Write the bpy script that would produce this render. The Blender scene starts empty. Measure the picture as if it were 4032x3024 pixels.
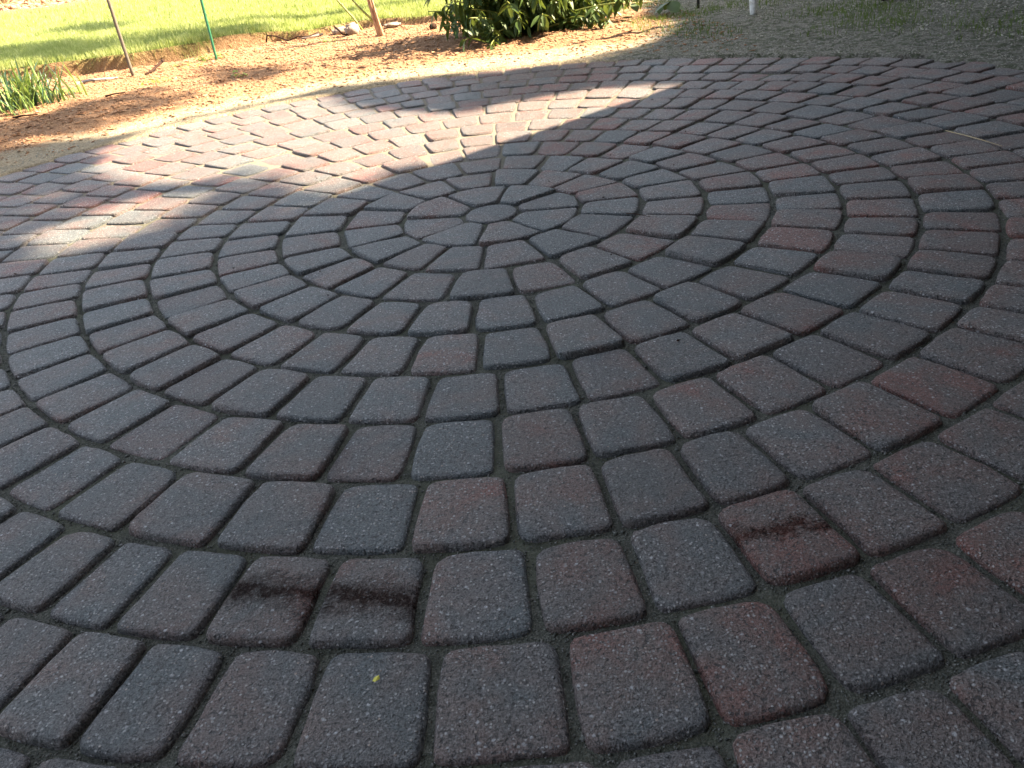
import bpy, math, random
import numpy as np
from mathutils import Matrix, Vector
random.seed(7); rng = np.random.default_rng(7)
C = bpy.context.scene
COL = C.collection
rad = math.radians

# ------------------------------------------------------------------ camera
cam = bpy.data.cameras.new('camera'); cam_ob = bpy.data.objects.new('camera', cam); COL.objects.link(cam_ob)
CAM = (-0.0063, -2.1430, 0.6913)
cp_, sp_ = math.cos(0.51255), math.sin(0.51255); cr_, sr_ = math.cos(-0.13194), math.sin(-0.13194)
cam_ob.matrix_world = Matrix(((cr_, -sr_, 0, CAM[0]), (sr_*sp_, cr_*sp_, -cp_, CAM[1]),
                              (sr_*cp_, cr_*cp_, sp_, CAM[2]), (0, 0, 0, 1)))
cam.lens = 29.91; cam.sensor_width = 36; cam.sensor_fit = 'HORIZONTAL'
cam.clip_start = 0.02; cam.clip_end = 1500
C.camera = cam_ob

# ------------------------------------------------------------------ light
SUN_AZ, SUN_EL = 8.0, 42.0          # azimuth from +X towards +Y
sdir = Vector((math.cos(rad(SUN_EL))*math.cos(rad(SUN_AZ)), math.cos(rad(SUN_EL))*math.sin(rad(SUN_AZ)), math.sin(rad(SUN_EL))))
world = bpy.data.worlds.new('World'); C.world = world; world.use_nodes = True
wn, wl = world.node_tree.nodes, world.node_tree.links
sky = wn.new('ShaderNodeTexSky'); sky.sky_type = 'NISHITA'; sky.sun_disc = False
sky.sun_elevation = rad(SUN_EL); sky.sun_rotation = rad(90 - SUN_AZ); sky.ozone_density = 0.3; sky.dust_density = 2.5; sky.air_density = 0.8
wn['Background'].inputs['Strength'].default_value = 0.074
hs = wn.new('ShaderNodeHueSaturation'); hs.inputs['Saturation'].default_value = .52
wl.new(sky.outputs[0], hs.inputs['Color']); wl.new(hs.outputs[0], wn['Background'].inputs['Color'])
sl = bpy.data.lights.new('sun', 'SUN'); sun = bpy.data.objects.new('sun', sl); COL.objects.link(sun)
sl.energy = 5.0; sl.angle = rad(0.55); sl.color = (1.0, 0.81, 0.60)
sun.rotation_euler = sdir.to_track_quat('Z', 'Y').to_euler()
C.view_settings.view_transform = 'Standard'; C.view_settings.look = 'None'
C.view_settings.gamma = 1; C.view_settings.use_curve_mapping = False
C.view_settings.exposure = 2.95
C.render.engine = 'CYCLES'

# ------------------------------------------------------------------ node helpers
def mat(name, rough=0.85, spec=0.3):
    m = bpy.data.materials.new(name); m.use_nodes = True
    b = m.node_tree.nodes['Principled BSDF']
    b.inputs['Roughness'].default_value = rough
    b.inputs['Specular IOR Level'].default_value = spec
    return m, m.node_tree.nodes, m.node_tree.links, b
def N(nodes, t, **k):
    n = nodes.new(t)
    for a, v in k.items():
        if a in n.inputs: n.inputs[a].default_value = v
        else: setattr(n, a, v)
    return n
def noise(nodes, links, vec, scale, detail=3, rough=.55, dist=0.0):
    n = nodes.new('ShaderNodeTexNoise'); n.inputs['Scale'].default_value = scale
    n.inputs['Detail'].default_value = detail; n.inputs['Roughness'].default_value = rough
    n.inputs['Distortion'].default_value = dist
    links.new(vec, n.inputs['Vector']); return n.outputs['Fac']
def ramp(nodes, links, fac, stops, interp='LINEAR'):
    r = nodes.new('ShaderNodeValToRGB'); e = r.color_ramp.elements; r.color_ramp.interpolation = interp
    while len(e) < len(stops): e.new(0.5)
    for i, (p, c) in enumerate(stops):
        e[i].position = p; e[i].color = (c, c, c, 1) if isinstance(c, (int, float)) else (*c, 1)
    links.new(fac, r.inputs['Fac']); return r.outputs['Color']
def mix(nodes, links, fac, a, b, blend='MIX'):
    m = nodes.new('ShaderNodeMix'); m.data_type = 'RGBA'; m.blend_type = blend
    for s, v in ((0, fac), (6, a), (7, b)):
        if hasattr(v, 'links'): links.new(v, m.inputs[s])
        else: m.inputs[s].default_value = v if s == 0 else (*v, 1)
    return m.outputs[2]
def math_(nodes, links, op, a, b=0.0, c=None, clamp=False):
    m = nodes.new('ShaderNodeMath'); m.operation = op; m.use_clamp = clamp
    for s, v in ((0, a), (1, b), (2, c)):
        if v is None: continue
        if hasattr(v, 'links'): links.new(v, m.inputs[s])
        else: m.inputs[s].default_value = v
    return m.outputs[0]
def pos(nodes): return nodes.new('ShaderNodeNewGeometry').outputs['Position']
def bump(nodes, links, height, dist, strength=1.0, prev=None):
    b = nodes.new('ShaderNodeBump'); b.inputs['Distance'].default_value = dist; b.inputs['Strength'].default_value = strength
    links.new(height, b.inputs['Height'])
    if prev is not None: links.new(prev, b.inputs['Normal'])
    return b.outputs['Normal']

# ------------------------------------------------------------------ materials
def paver_material(name, stain=None, amount=.85):
    m, n, l, b = mat(name, 0.52, 0.5)
    P = pos(n)
    at = N(n, 'ShaderNodeAttribute', attribute_name='tone'); sep = n.new('ShaderNodeSeparateColor'); l.new(at.outputs['Color'], sep.inputs[0])
    tone, seed = sep.outputs[0], sep.outputs[1]
    # coloured concrete: blue grey blended with iron red, patchy within one stone
    off = n.new('ShaderNodeVectorMath'); off.operation = 'ADD'; l.new(P, off.inputs[0]); l.new(at.outputs['Color'], off.inputs[1])
    big = noise(n, l, off.outputs[0], 9, 3, .6, .5)
    t = math_(n, l, 'MULTIPLY_ADD', math_(n, l, 'SUBTRACT', big, .5), 2.3, tone, True)
    base = ramp(n, l, t, [(0, (.112, .134, .136)), (.30, (.150, .142, .135)), (.58, (.182, .138, .120)), (.82, (.200, .112, .090)), (1, (.245, .095, .070))])
    v = math_(n, l, 'MULTIPLY_ADD', seed, .34, .80)
    base = mix(n, l, 1.0, base, N(n, 'ShaderNodeCombineColor').outputs[0], 'MULTIPLY')
    cc = [x for x in n if x.bl_idname == 'ShaderNodeCombineColor'][-1]
    for i in range(3): l.new(v, cc.inputs[i])
    # sand grains and larger chips in the face
    g1 = noise(n, l, P, 430, 3, .75)
    base = mix(n, l, ramp(n, l, g1, [(.40, 1.0), (.52, 0.0)]), base, mix(n, l, .62, base, (.015, .015, .016)))
    base = mix(n, l, ramp(n, l, g1, [(.52, 0.0), (.68, .42)]), base, (.42, .40, .385))
    vor = N(n, 'ShaderNodeTexVoronoi', Scale=270.0, Randomness=1.0); l.new(P, vor.inputs['Vector'])
    sc = n.new('ShaderNodeSeparateColor'); l.new(vor.outputs['Color'], sc.inputs[0])
    pick = ramp(n, l, sc.outputs[0], [(.72, 0.0), (.76, 1.0)])
    inside = ramp(n, l, vor.outputs['Distance'], [(.34, 1.0), (.50, 0.0)])
    chip = math_(n, l, 'MULTIPLY', pick, inside)
    chipcol = ramp(n, l, sc.outputs[1], [(0, (.20, .19, .185)), (.5, (.38, .37, .36)), (.9, (.60, .59, .57)), (1, (.50, .38, .30))])
    base = mix(n, l, math_(n, l, 'MULTIPLY', chip, math_(n, l, 'MULTIPLY_ADD', seed, .45, .45)), base, chipcol)
    wv = n.new('ShaderNodeVectorMath'); wv.operation = 'MULTIPLY_ADD'; nz = n.new('ShaderNodeTexNoise'); nz.inputs['Scale'].default_value = 260; l.new(P, nz.inputs['Vector'])
    l.new(nz.outputs['Color'], wv.inputs[0]); wv.inputs[1].default_value = (.004, .004, .004); l.new(P, wv.inputs[2])
    vb = N(n, 'ShaderNodeTexVoronoi', Scale=135.0); l.new(wv.outputs[0], vb.inputs['Vector'])
    sb = n.new('ShaderNodeSeparateColor'); l.new(vb.outputs['Color'], sb.inputs[0])
    chip2 = math_(n, l, 'MULTIPLY', ramp(n, l, sb.outputs[0], [(.885, 0.0), (.905, 1.0)]), ramp(n, l, vb.outputs['Distance'], [(.15, 1.0), (.34, 0.0)]))
    base = mix(n, l, math_(n, l, 'MULTIPLY', chip2, .8), base, ramp(n, l, sb.outputs[1], [(0, (.36, .36, .36)), (1, (.68, .68, .69))]))
    pit = ramp(n, l, noise(n, l, P, 205, 3, .6), [(.37, 1.0), (.43, 0.0)])
    base = mix(n, l, math_(n, l, 'MULTIPLY', pit, .80), base, (.020, .018, .018))
    h = math_(n, l, 'ADD', math_(n, l, 'MULTIPLY', g1, 1.1), math_(n, l, 'MULTIPLY', noise(n, l, P, 160, 2, .5), .9))
    h = math_(n, l, 'SUBTRACT', h, math_(n, l, 'MULTIPLY', pit, 1.0))
    h = math_(n, l, 'ADD', h, math_(n, l, 'MULTIPLY', chip, .35))
    rough_amt = .0060
    if stain:
        sx = n.new('ShaderNodeSeparateXYZ'); l.new(P, sx.inputs[0])
        (x0, y0, x1, y1, w) = stain
        dx, dy = x1-x0, y1-y0; L = math.hypot(dx, dy)
        d = math_(n, l, 'ADD', math_(n, l, 'MULTIPLY', sx.outputs[0], -dy/L), math_(n, l, 'MULTIPLY', sx.outputs[1], dx/L))
        d = math_(n, l, 'SUBTRACT', d, (-dy*x0+dx*y0)/L)
        wob = math_(n, l, 'MULTIPLY', math_(n, l, 'SUBTRACT', noise(n, l, P, 34, 4, .75), .5), .085)
        d = math_(n, l, 'ABSOLUTE', math_(n, l, 'ADD', d, wob))
        s = ramp(n, l, math_(n, l, 'DIVIDE', d, w), [(.15, 1.0), (1.0, 0.0)])
        clod = ramp(n, l, noise(n, l, P, 190, 3, .6), [(.46, 1.0), (.60, .55)])
        s2 = math_(n, l, 'MULTIPLY', s, clod)
        base = mix(n, l, math_(n, l, 'MULTIPLY', s2, amount), base, (.022, .010, .008))
        h = math_(n, l, 'SUBTRACT', h, math_(n, l, 'MULTIPLY', s2, 1.6*amount))
        l.new(math_(n, l, 'MULTIPLY_ADD', s, -.48, .5, True), b.inputs['Specular IOR Level'])
    l.new(base, b.inputs['Base Color'])
    l.new(bump(n, l, h, rough_amt, 1.0), b.inputs['Normal'])
    return m
M_PAV = paver_material('concrete_paver')
M_PAV3 = paver_material('concrete_paver_stained_right', (0.23, -1.36, 0.36, -1.36, .019), .55)
M_PAV2 = paver_material('concrete_paver_stained', (-0.40, -1.328, -0.13, -1.400, .040))

def sand_material():
    m, n, l, b = mat('joint_sand', 0.9, 0.15); P = pos(n)
    g = noise(n, l, P, 420, 3, .7)
    c = ramp(n, l, g, [(.28, (.030, .034, .028)), (.46, (.095, .100, .080)), (.60, (.165, .165, .138)), (.75, (.36, .35, .30))])
    c = mix(n, l, ramp(n, l, noise(n, l, P, 5, 3), [(.45, 0.0), (.62, .6)]), c, (.10, .108, .070))
    c = mix(n, l, ramp(n, l, noise(n, l, P, 60, 3), [(.35, .35), (.55, 0.0)]), c, (.03, .035, .025))
    # swept beige sand on the back half, tone also lifted for sunlit joints
    sx = n.new('ShaderNodeSeparateXYZ'); l.new(P, sx.inputs[0])
    bx = math_(n, l, 'MULTIPLY', math_(n, l, 'SUBTRACT', .9, sx.outputs[0], clamp=True), math_(n, l, 'MULTIPLY', sx.outputs[1], 1.1, clamp=True))
    back = ramp(n, l, bx, [(.15, 0.0), (.7, .8)])
    c = mix(n, l, back, c, mix(n, l, .45, (.31, .265, .20), c))
    l.new(c, b.inputs['Base Color'])
    h = math_(n, l, 'ADD', g, math_(n, l, 'MULTIPLY', noise(n, l, P, 150, 3), 1.2))
    l.new(bump(n, l, h, .004), b.inputs['Normal'])
    return m
M_SAND = sand_material()

def attr_ground():
    m, n, l, b = mat('soil_and_mulch', 0.95, 0.1); P = pos(n)
    at = N(n, 'ShaderNodeAttribute', attribute_name='zone'); s = n.new('ShaderNodeSeparateColor'); l.new(at.outputs['Color'], s.inputs[0])
    lawn, sand, shady = s.outputs
    f = noise(n, l, P, 130, 4, .7); f2 = noise(n, l, P, 28, 4, .65)
    mulch = ramp(n, l, f, [(.30, (.11, .055, .028)), (.45, (.27, .155, .082)), (.58, (.38, .235, .13)), (.72, (.54, .38, .24))])
    mulch = mix(n, l, ramp(n, l, f2, [(.35, .55), (.55, 0.0)]), mulch, (.26, .14, .08))
    sandc = ramp(n, l, f, [(.28, (.12, .10, .065)), (.45, (.30, .25, .165)), (.60, (.42, .355, .24)), (.75, (.58, .51, .39))])
    lawnc = ramp(n, l, f2, [(.3, (.055, .085, .018)), (.7, (.12, .17, .035))])
    dark = ramp(n, l, f, [(.32, (.085, .085, .065)), (.50, (.22, .21, .175)), (.60, (.34, .325, .27)), (.70, (.60, .58, .50))])
    dark = mix(n, l, ramp(n, l, f2, [(.45, 0.0), (.6, .7)]), dark, (.055, .075, .03))
    wob = math_(n, l, 'MULTIPLY', math_(n, l, 'SUBTRACT', noise(n, l, P, 9, 4, .65), .5), .9)
    def edge(x): return ramp(n, l, math_(n, l, 'ADD', x, wob), [(.38, 0.0), (.62, 1.0)])
    c = mix(n, l, edge(sand), mulch, sandc)
    c = mix(n, l, edge(shady), c, dark)
    c = mix(n, l, lawn, c, lawnc)
    l.new(c, b.inputs['Base Color'])
    h = math_(n, l, 'ADD', f, math_(n, l, 'MULTIPLY', f2, 2.5))
    l.new(bump(n, l, h, .014), b.inputs['Normal'])
    return m
M_GROUND = attr_ground()

def simple(name, cols, scale=20, rough=.8, spec=.3, bmp=.002, stretch=None, trans=0.0):
    m, n, l, b = mat(name, rough, spec)
    if stretch:
        tc = n.new('ShaderNodeTexCoord'); mp = n.new('ShaderNodeMapping'); mp.inputs['Scale'].default_value = stretch
        l.new(tc.outputs['Object'], mp.inputs['Vector']); P = mp.outputs[0]
    else: P = pos(n)
    f = noise(n, l, P, scale, 4, .6)
    k = len(cols)
    c = ramp(n, l, f, [(.30 + .40*i/max(1, k-1), q) for i, q in enumerate(cols)])
    l.new(c, b.inputs['Base Color'])
    if bmp: l.new(bump(n, l, f, bmp), b.inputs['Normal'])
    if trans:
        tr = n.new('ShaderNodeBsdfTranslucent'); l.new(mix(n, l, .35, c, (.45, .55, .06)), tr.inputs['Color'])
        ms = n.new('ShaderNodeMixShader'); ms.inputs[0].default_value = trans
        l.new(b.outputs[0], ms.inputs[1]); l.new(tr.outputs[0], ms.inputs[2])
        l.new(ms.outputs[0], n['Material Output'].inputs['Surface'])
    return m
M_GRASS = simple('lawn_blade', [(.17, .22, .06), (.29, .34, .115), (.48, .50, .24)], 9, .5, .3, 0, trans=.35)
M_GRASSD = simple('rough_grass_blade', [(.05, .09, .02), (.09, .15, .03)], 9, .6, .3, 0, trans=.3)
M_CHIP = simple('bark_chip', [(.15, .075, .038), (.32, .18, .10), (.48, .31, .19)], 14, .9, .1, .002)
M_PALE = simple('pale_chip', [(.20, .19, .15), (.40, .38, .31), (.55, .53, .45)], 16, .85, .2, .001)
M_GRIT = simple('joint_grit', [(.035, .04, .035), (.10, .105, .09), (.30, .30, .28)], 170, .85, .2, 0)
M_LEAF = simple('shrub_leaf', [(.034, .064, .016), (.055, .098, .024), (.090, .140, .036)], 14, .5, .3, .0006, trans=.16)
M_STEM = simple('shrub_stem', [(.16, .20, .05), (.30, .32, .09)], 30, .6, .3, 0)
M_DAFF = simple('strap_leaf_blue', [(.030, .075, .055), (.050, .11, .075)], 20, .45, .45, 0, trans=.25)
M_DAFF2 = simple('strap_leaf_light', [(.13, .23, .06), (.22, .33, .10)], 20, .5, .4, 0, trans=.3)
M_WEED = simple('weed_leaf', [(.11, .20, .035), (.22, .33, .07)], 30, .6, .3, 0, trans=.3)
M_BARK = simple('sapling_bark', [(.20, .10, .055), (.36, .22, .13), (.50, .36, .24)], 40, .85, .2, .003, stretch=(3, 3, .6))
M_TWIG = simple('dead_twig', [(.018, .010, .008), (.06, .034, .022)], 60, .9, .1, .002)
M_STRAW = simple('dry_straw', [(.40, .31, .17), (.60, .48, .28)], 40, .7, .2, 0)
M_STAKE = simple('weathered_grey_stake', [(.085, .075, .060), (.16, .145, .115)], 60, .8, .2, .002, stretch=(4, 4, .4))
M_GREEN = simple('green_coated_steel', [(.015, .115, .060), (.025, .16, .085)], 30, .4, .5, 0)
M_WHITE = simple('flaking_white_paint', [(.36, .35, .32), (.74, .74, .72), (.80, .80, .79)], 45, .6, .4, .001)
M_DARK = simple('dark_stake_metal', [(.02, .02, .02), (.05, .045, .04)], 60, .6, .3, 0)
M_PIPE = simple('scuffed_grey_pipe', [(.12, .12, .115), (.30, .30, .31)], 50, .4, .5, .001)
M_BLOCK = simple('pale_stone_block', [(.20, .16, .13), (.36, .31, .26)], 25, .9, .1, .004)
M_TREEBARK = simple('oak_bark', [(.06, .045, .03), (.15, .12, .09)], 10, .95, .1, .01)
M_TREELEAF = simple('oak_leaf', [(.04, .08, .02), (.07, .12, .03)], 4, .6, .2, 0)
M_SIDING = simple('house_siding', [(.10, .075, .06), (.15, .115, .09)], 3, .8, .2, .001)
M_ROOF = simple('asphalt_shingle', [(.04, .04, .045), (.08, .08, .085)], 30, .9, .1, .002)
M_GLASS = simple('window_glass', [(.02, .025, .03), (.03, .035, .04)], 2, .08, .6, 0)
M_YLEAF = simple('yellow_leaf_scrap', [(.45, .42, .06), (.60, .55, .10)], 80, .6, .3, 0)

# ------------------------------------------------------------------ mesh helpers
def new_obj(name, V, F, material, parent=None, smooth=False, attrs=None):
    me = bpy.data.meshes.new(name)
    V = np.asarray(V, np.float32).reshape(-1, 3)
    if isinstance(F, np.ndarray):
        nf, k = F.shape
        me.vertices.add(len(V)); me.vertices.foreach_set('co', V.ravel())
        me.loops.add(nf*k); me.loops.foreach_set('vertex_index', F.astype(np.int32).ravel())
        me.polygons.add(nf); me.polygons.foreach_set('loop_start', np.arange(0, nf*k, k, dtype=np.int32))
        me.update(calc_edges=True); me.validate()
    else:
        me.from_pydata([tuple(map(float, v)) for v in V], [], F); me.update()
    if smooth: me.polygons.foreach_set('use_smooth', np.ones(len(me.polygons), bool))
    for an, arr in (attrs or {}).items():
        a = me.attributes.new(an, 'FLOAT_COLOR', 'POINT'); a.data.foreach_set('color', np.asarray(arr, np.float32).ravel())
    me.materials.append(material)
    o = bpy.data.objects.new(name, me); COL.objects.link(o)
    if parent: o.parent = parent
    return o
def tag(o, label=None, cat=None, group=None, kind=None):
    if label: o['label'] = label
    if cat: o['category'] = cat
    if group: o['group'] = group
    if kind: o['kind'] = kind
    return o
def empty(name, loc, label, cat, group=None):
    o = bpy.data.objects.new(name, None); o.location = loc; o.empty_display_size = .05; COL.objects.link(o)
    return tag(o, label, cat, group)
def tube(pts, rads, seg=8, V=None, F=None, cap=True):
    V = [] if V is None else V; F = [] if F is None else F
    pts = [Vector(p) for p in pts]; base = len(V)
    for i, p in enumerate(pts):
        t = (pts[min(i+1, len(pts)-1)] - pts[max(i-1, 0)]).normalized()
        a = t.orthogonal().normalized() if i == 0 else (a - t*a.dot(t)).normalized()
        bb = t.cross(a)
        for k in range(seg):
            w = 2*math.pi*k/seg; V.append(p + (a*math.cos(w)+bb*math.sin(w))*rads[i])
    for i in range(len(pts)-1):
        for k in range(seg):
            q = base+i*seg; F.append((q+k, q+(k+1) % seg, q+seg+(k+1) % seg, q+seg+k))
    if cap:
        F.append(tuple(base+k for k in reversed(range(seg)))); F.append(tuple(base+(len(pts)-1)*seg+k for k in range(seg)))
    return V, F
def in_poly(px, py, poly):
    c = np.zeros(px.shape, bool); n = len(poly)
    for i in range(n):
        x0, y0 = poly[i]; x1, y1 = poly[(i+1) % n]
        if y0 == y1: continue
        c ^= ((y0 > py) != (y1 > py)) & (px < (x1-x0)*(py-y0)/(y1-y0)+x0)
    return c
def poly_dist(px, py, poly):
    d = np.full(px.shape, 1e9); n = len(poly)
    for i in range(n):
        x0, y0 = poly[i]; x1, y1 = poly[(i+1) % n]; L = (x1-x0)**2+(y1-y0)**2 + 1e-12
        t = np.clip(((px-x0)*(x1-x0)+(py-y0)*(y1-y0))/L, 0, 1)
        d = np.minimum(d, np.hypot(px-x0-t*(x1-x0), py-y0-t*(y1-y0)))
    return np.where(in_poly(px, py, poly), d, -d)
def vnoise(x, y, s, seed=0):
    r = np.random.default_rng(seed); g = r.random((256, 256)); x = x*s; y = y*s
    xi = np.floor(x).astype(int); yi = np.floor(y).astype(int); fx = x-xi; fy = y-yi
    fx = fx*fx*(3-2*fx); fy = fy*fy*(3-2*fy)
    q = lambda a, b: g[a % 256, b % 256]
    return (q(xi, yi)*(1-fx)+q(xi+1, yi)*fx)*(1-fy)+(q(xi, yi+1)*(1-fx)+q(xi+1, yi+1)*fx)*fy

# ------------------------------------------------------------------ layout data
D = 0.155                                                       # ring pitch
WT = [(0,.008),(10,.003),(20,-.012),(30,-.015),(45,-.03),(55,-.035),(60,-.03),(66,-.008),(72,.004),(80,.025),(91,.042),(100,.05),(120,.06),(135,.075),(147,.07),(155,.055),(163,.05),(171,.04),(180,.028),(190,.02),(200,.003),(215,-.003),(235,0),(260,0),(300,.002),(330,.005),(345,.008),(360,.008)]
def warp(t): return float(np.interp(t % 360, [a for a, b in WT], [b for a, b in WT]))
def warpv(t): return np.interp(t % 360, [a for a, b in WT], [b for a, b in WT])
RINGS = {1: [13.8, 49.5, 97.2, 142.4, 194.3, 236.4, 278.8, 322.2], 2: [6.6, 30.2, 53.2, 75.4, 97.7, 120.0, 142.6, 164.0, 187.8, 212.7, 232.9, 252.1, 275.7, 298.5, 322.4, 347.2], 3: [14.4, 28.9, 45.9, 60.3, 75.4, 91.6, 106.8, 122.9, 134.8, 151.6, 168.4, 186.1, 201.9, 217.7, 232.3, 247.9, 265.7, 280.6, 295.3, 310.8, 326.8, 343.6, 358.4], 4: [10.7, 22.9, 34.3, 45.0, 55.5, 67.9, 79.1, 90.1, 101.3, 112.6, 123.8, 135.0, 146.2, 157.5, 168.7, 179.9, 191.2, 202.4, 213.6, 224.9, 236.1, 247.3, 258.6, 269.8, 280.9, 292.1, 303.0, 315.8, 327.3, 338.1, 349.4, 359.4], 5: [1.3, 9.7, 18.7, 28.3, 37.9, 46.3, 55.3, 63.9, 72.7, 82.5, 90.9, 99.4, 108.0, 116.5, 125.1, 133.6, 142.2, 150.7, 159.3, 167.3, 177.0, 185.8, 195.3, 205.7, 214.6, 224.8, 234.1, 243.2, 252.3, 261.4, 270.5, 279.6, 288.7, 297.8, 306.9, 316.6, 325.1, 334.7, 342.9, 352.3], 6: [1.3, 8.8, 16.7, 24.7, 32.0, 39.3, 46.6, 54.0, 61.3, 68.6, 76.0, 83.3, 90.6, 98.0, 105.3, 112.6, 119.9, 127.3, 134.6, 141.9, 149.3, 155.9, 162.9, 171.2, 178.5, 186.1, 193.6, 203.2, 210.5, 218.7, 226.7, 233.3, 241.6, 249.4, 257.1, 264.6, 272.4, 279.8, 287.8, 294.8, 303.3, 310.9, 318.8, 325.6, 332.1, 339.5, 347.1, 354.5], 7: [0.6, 7.5, 13.8, 20.0, 26.5, 33.1, 39.6, 46.2, 52.7, 59.5, 66.3, 73.1, 79.9, 86.7, 93.5, 100.4, 107.3, 114.2, 121.1, 128.0, 134.9, 140.3, 146.7, 152.7, 158.8, 164.8, 170.8, 178.2, 183.7, 189.2, 196.0, 202.8, 209.7, 216.5, 223.3, 230.2, 237.0, 244.3, 251.9, 257.7, 264.6, 271.4, 278.0, 284.7, 291.0, 297.7, 303.8, 310.0, 316.5, 321.8, 328.2, 334.8, 341.2, 348.3, 354.8], 8: [0.2, 6.4, 11.2, 17.6, 22.6, 29.0, 35.5, 42.0, 48.5, 52.5, 58.0, 63.6, 69.1, 74.7, 80.3, 85.9, 91.5, 97.3, 103.3, 109.2, 115.1, 121.1, 127.0, 133.0, 138.9, 144.9, 150.2, 155.6, 160.9, 166.2, 171.5, 177.3, 183.0, 188.8, 194.5, 200.2, 206.0, 211.7, 217.4, 223.2, 228.9, 234.7, 240.4, 247.1, 253.9, 259.7, 265.7, 271.6, 277.6, 282.7, 287.9, 294.1, 299.5, 305.9, 311.7, 315.3, 321.2, 327.1, 333.0, 338.9, 344.8, 350.3, 355.8], 9: [0.9, 6.2, 12.2, 16.8, 21.6, 26.8, 32.0, 37.5, 42.9, 48.4, 52.9, 58.3, 63.6, 69.0, 74.4, 79.7, 85.1, 90.4, 95.6, 100.4, 105.9, 111.3, 116.8, 122.3, 127.7, 133.2, 138.7, 144.1, 148.6, 153.2, 157.1, 162.2, 167.2, 172.3, 177.3, 182.4, 187.4, 192.4, 197.5, 202.5, 207.6, 212.6, 217.7, 222.7, 227.8, 232.8, 237.9, 242.9, 246.9, 251.3, 256.5, 261.4, 266.9, 272.1, 277.1, 282.2, 287.1, 291.9, 297.2, 302.5, 307.8, 313.1, 318.4, 323.7, 329.0, 334.3, 339.6, 344.9, 350.2, 355.5], 10: [3.4, 7.9, 12.5, 17.0, 21.2, 26.2, 31.3, 35.7, 39.6, 43.6, 47.5, 51.4, 55.4, 59.9, 64.1, 68.7, 73.2, 77.8, 82.4, 86.8, 91.1, 95.7, 99.4, 102.9, 107.3, 111.8, 116.3, 120.8, 125.3, 129.8, 134.3, 138.8, 143.3, 147.2, 151.9, 156.0, 160.4, 164.9, 169.4, 173.9, 178.4, 182.8, 187.3, 191.8, 196.3, 200.8, 205.2, 209.7, 214.2, 218.7, 223.2, 227.6, 232.1, 236.6, 241.1, 245.6, 250.0, 253.8, 258.1, 262.5, 267.9, 272.9, 277.5, 281.8, 286.1, 290.6, 295.2, 299.7, 304.3, 308.8, 313.3, 317.9, 322.4, 327.0, 331.5, 336.1, 340.6, 345.2, 349.7, 354.3, 358.8], 11: [0.7, 4.8, 8.8, 12.8, 16.8, 20.8, 24.8, 28.8, 33.0, 37.2, 41.3, 45.5, 49.7, 53.9, 58.5, 63.1, 67.1, 71.4, 75.7, 80.1, 84.4, 88.5, 92.7, 97.4, 100.6, 104.7, 108.7, 112.8, 116.8, 120.9, 124.9, 129.0, 133.0, 137.1, 141.1, 145.2, 149.1, 153.1, 157.1, 161.1, 165.1, 169.1, 173.1, 177.1, 181.1, 185.1, 189.1, 193.1, 197.1, 201.1, 205.1, 209.1, 213.1, 217.1, 221.1, 225.1, 229.1, 233.1, 237.1, 241.1, 245.1, 249.1, 253.1, 257.1, 261.1, 265.1, 269.1, 273.1, 277.1, 281.1, 284.6, 288.6, 292.6, 296.6, 300.6, 304.6, 308.6, 312.7, 316.7, 320.7, 324.7, 328.7, 332.7, 336.7, 340.7, 344.7, 348.7, 352.7, 356.7], 12: [2.2, 6.0, 9.8, 13.6, 17.4, 21.2, 25.0, 28.8, 32.6, 36.4, 40.2, 44.0, 47.8, 51.6, 55.4, 59.7, 63.2, 67.9, 71.8, 75.7, 79.6, 83.5, 87.0, 90.8, 94.4, 98.0, 101.7, 105.3, 109.0, 112.7, 116.4, 120.1, 123.8, 127.5, 131.1, 134.8, 138.5, 142.2, 146.0, 149.5, 153.3, 157.1, 160.9, 164.7, 168.5, 172.3, 176.1, 179.9, 183.7, 187.5, 191.3, 195.1, 198.9, 202.7, 206.5, 210.3, 214.1, 217.9, 221.7, 225.5, 229.3, 233.1, 236.9, 240.7, 244.5, 248.3, 252.1, 255.9, 259.7, 263.5, 267.3, 271.1, 274.9, 278.7, 282.5, 286.3, 290.1, 293.9, 297.7, 301.5, 305.3, 309.0, 312.8, 316.6, 320.4, 324.2, 328.0, 331.8, 335.6, 339.4, 343.2, 347.0, 350.8, 354.6, 358.4], 13: [2.9, 6.4, 9.9, 13.4, 16.9, 20.4, 23.9, 27.4, 30.9, 34.3, 37.8, 41.3, 44.8, 48.3, 51.8, 55.3, 59.0, 62.6, 66.2, 69.4, 73.1, 76.7, 80.4, 84.3, 87.5, 91.3, 94.9, 98.2, 101.6, 105.0, 108.4, 111.8, 115.2, 118.6, 122.0, 125.3, 128.7, 132.1, 135.8, 139.3, 142.8, 146.0, 149.5, 153.0, 156.5, 160.0, 163.5, 167.0, 170.5, 174.0, 177.5, 181.0, 184.5, 188.0, 191.5, 195.0, 198.5, 202.0, 205.5, 209.0, 212.4, 215.9, 219.4, 222.9, 226.4, 229.9, 233.4, 236.9, 240.4, 243.9, 247.4, 250.9, 254.4, 257.9, 261.4, 264.9, 268.4, 271.9, 275.4, 278.9, 282.4, 285.9, 289.4, 292.9, 296.4, 299.9, 303.4, 306.9, 310.4, 313.9, 317.4, 320.9, 324.4, 327.9, 331.4, 334.9, 338.4, 341.9, 345.4, 348.9, 352.4, 355.9, 359.4]}
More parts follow.
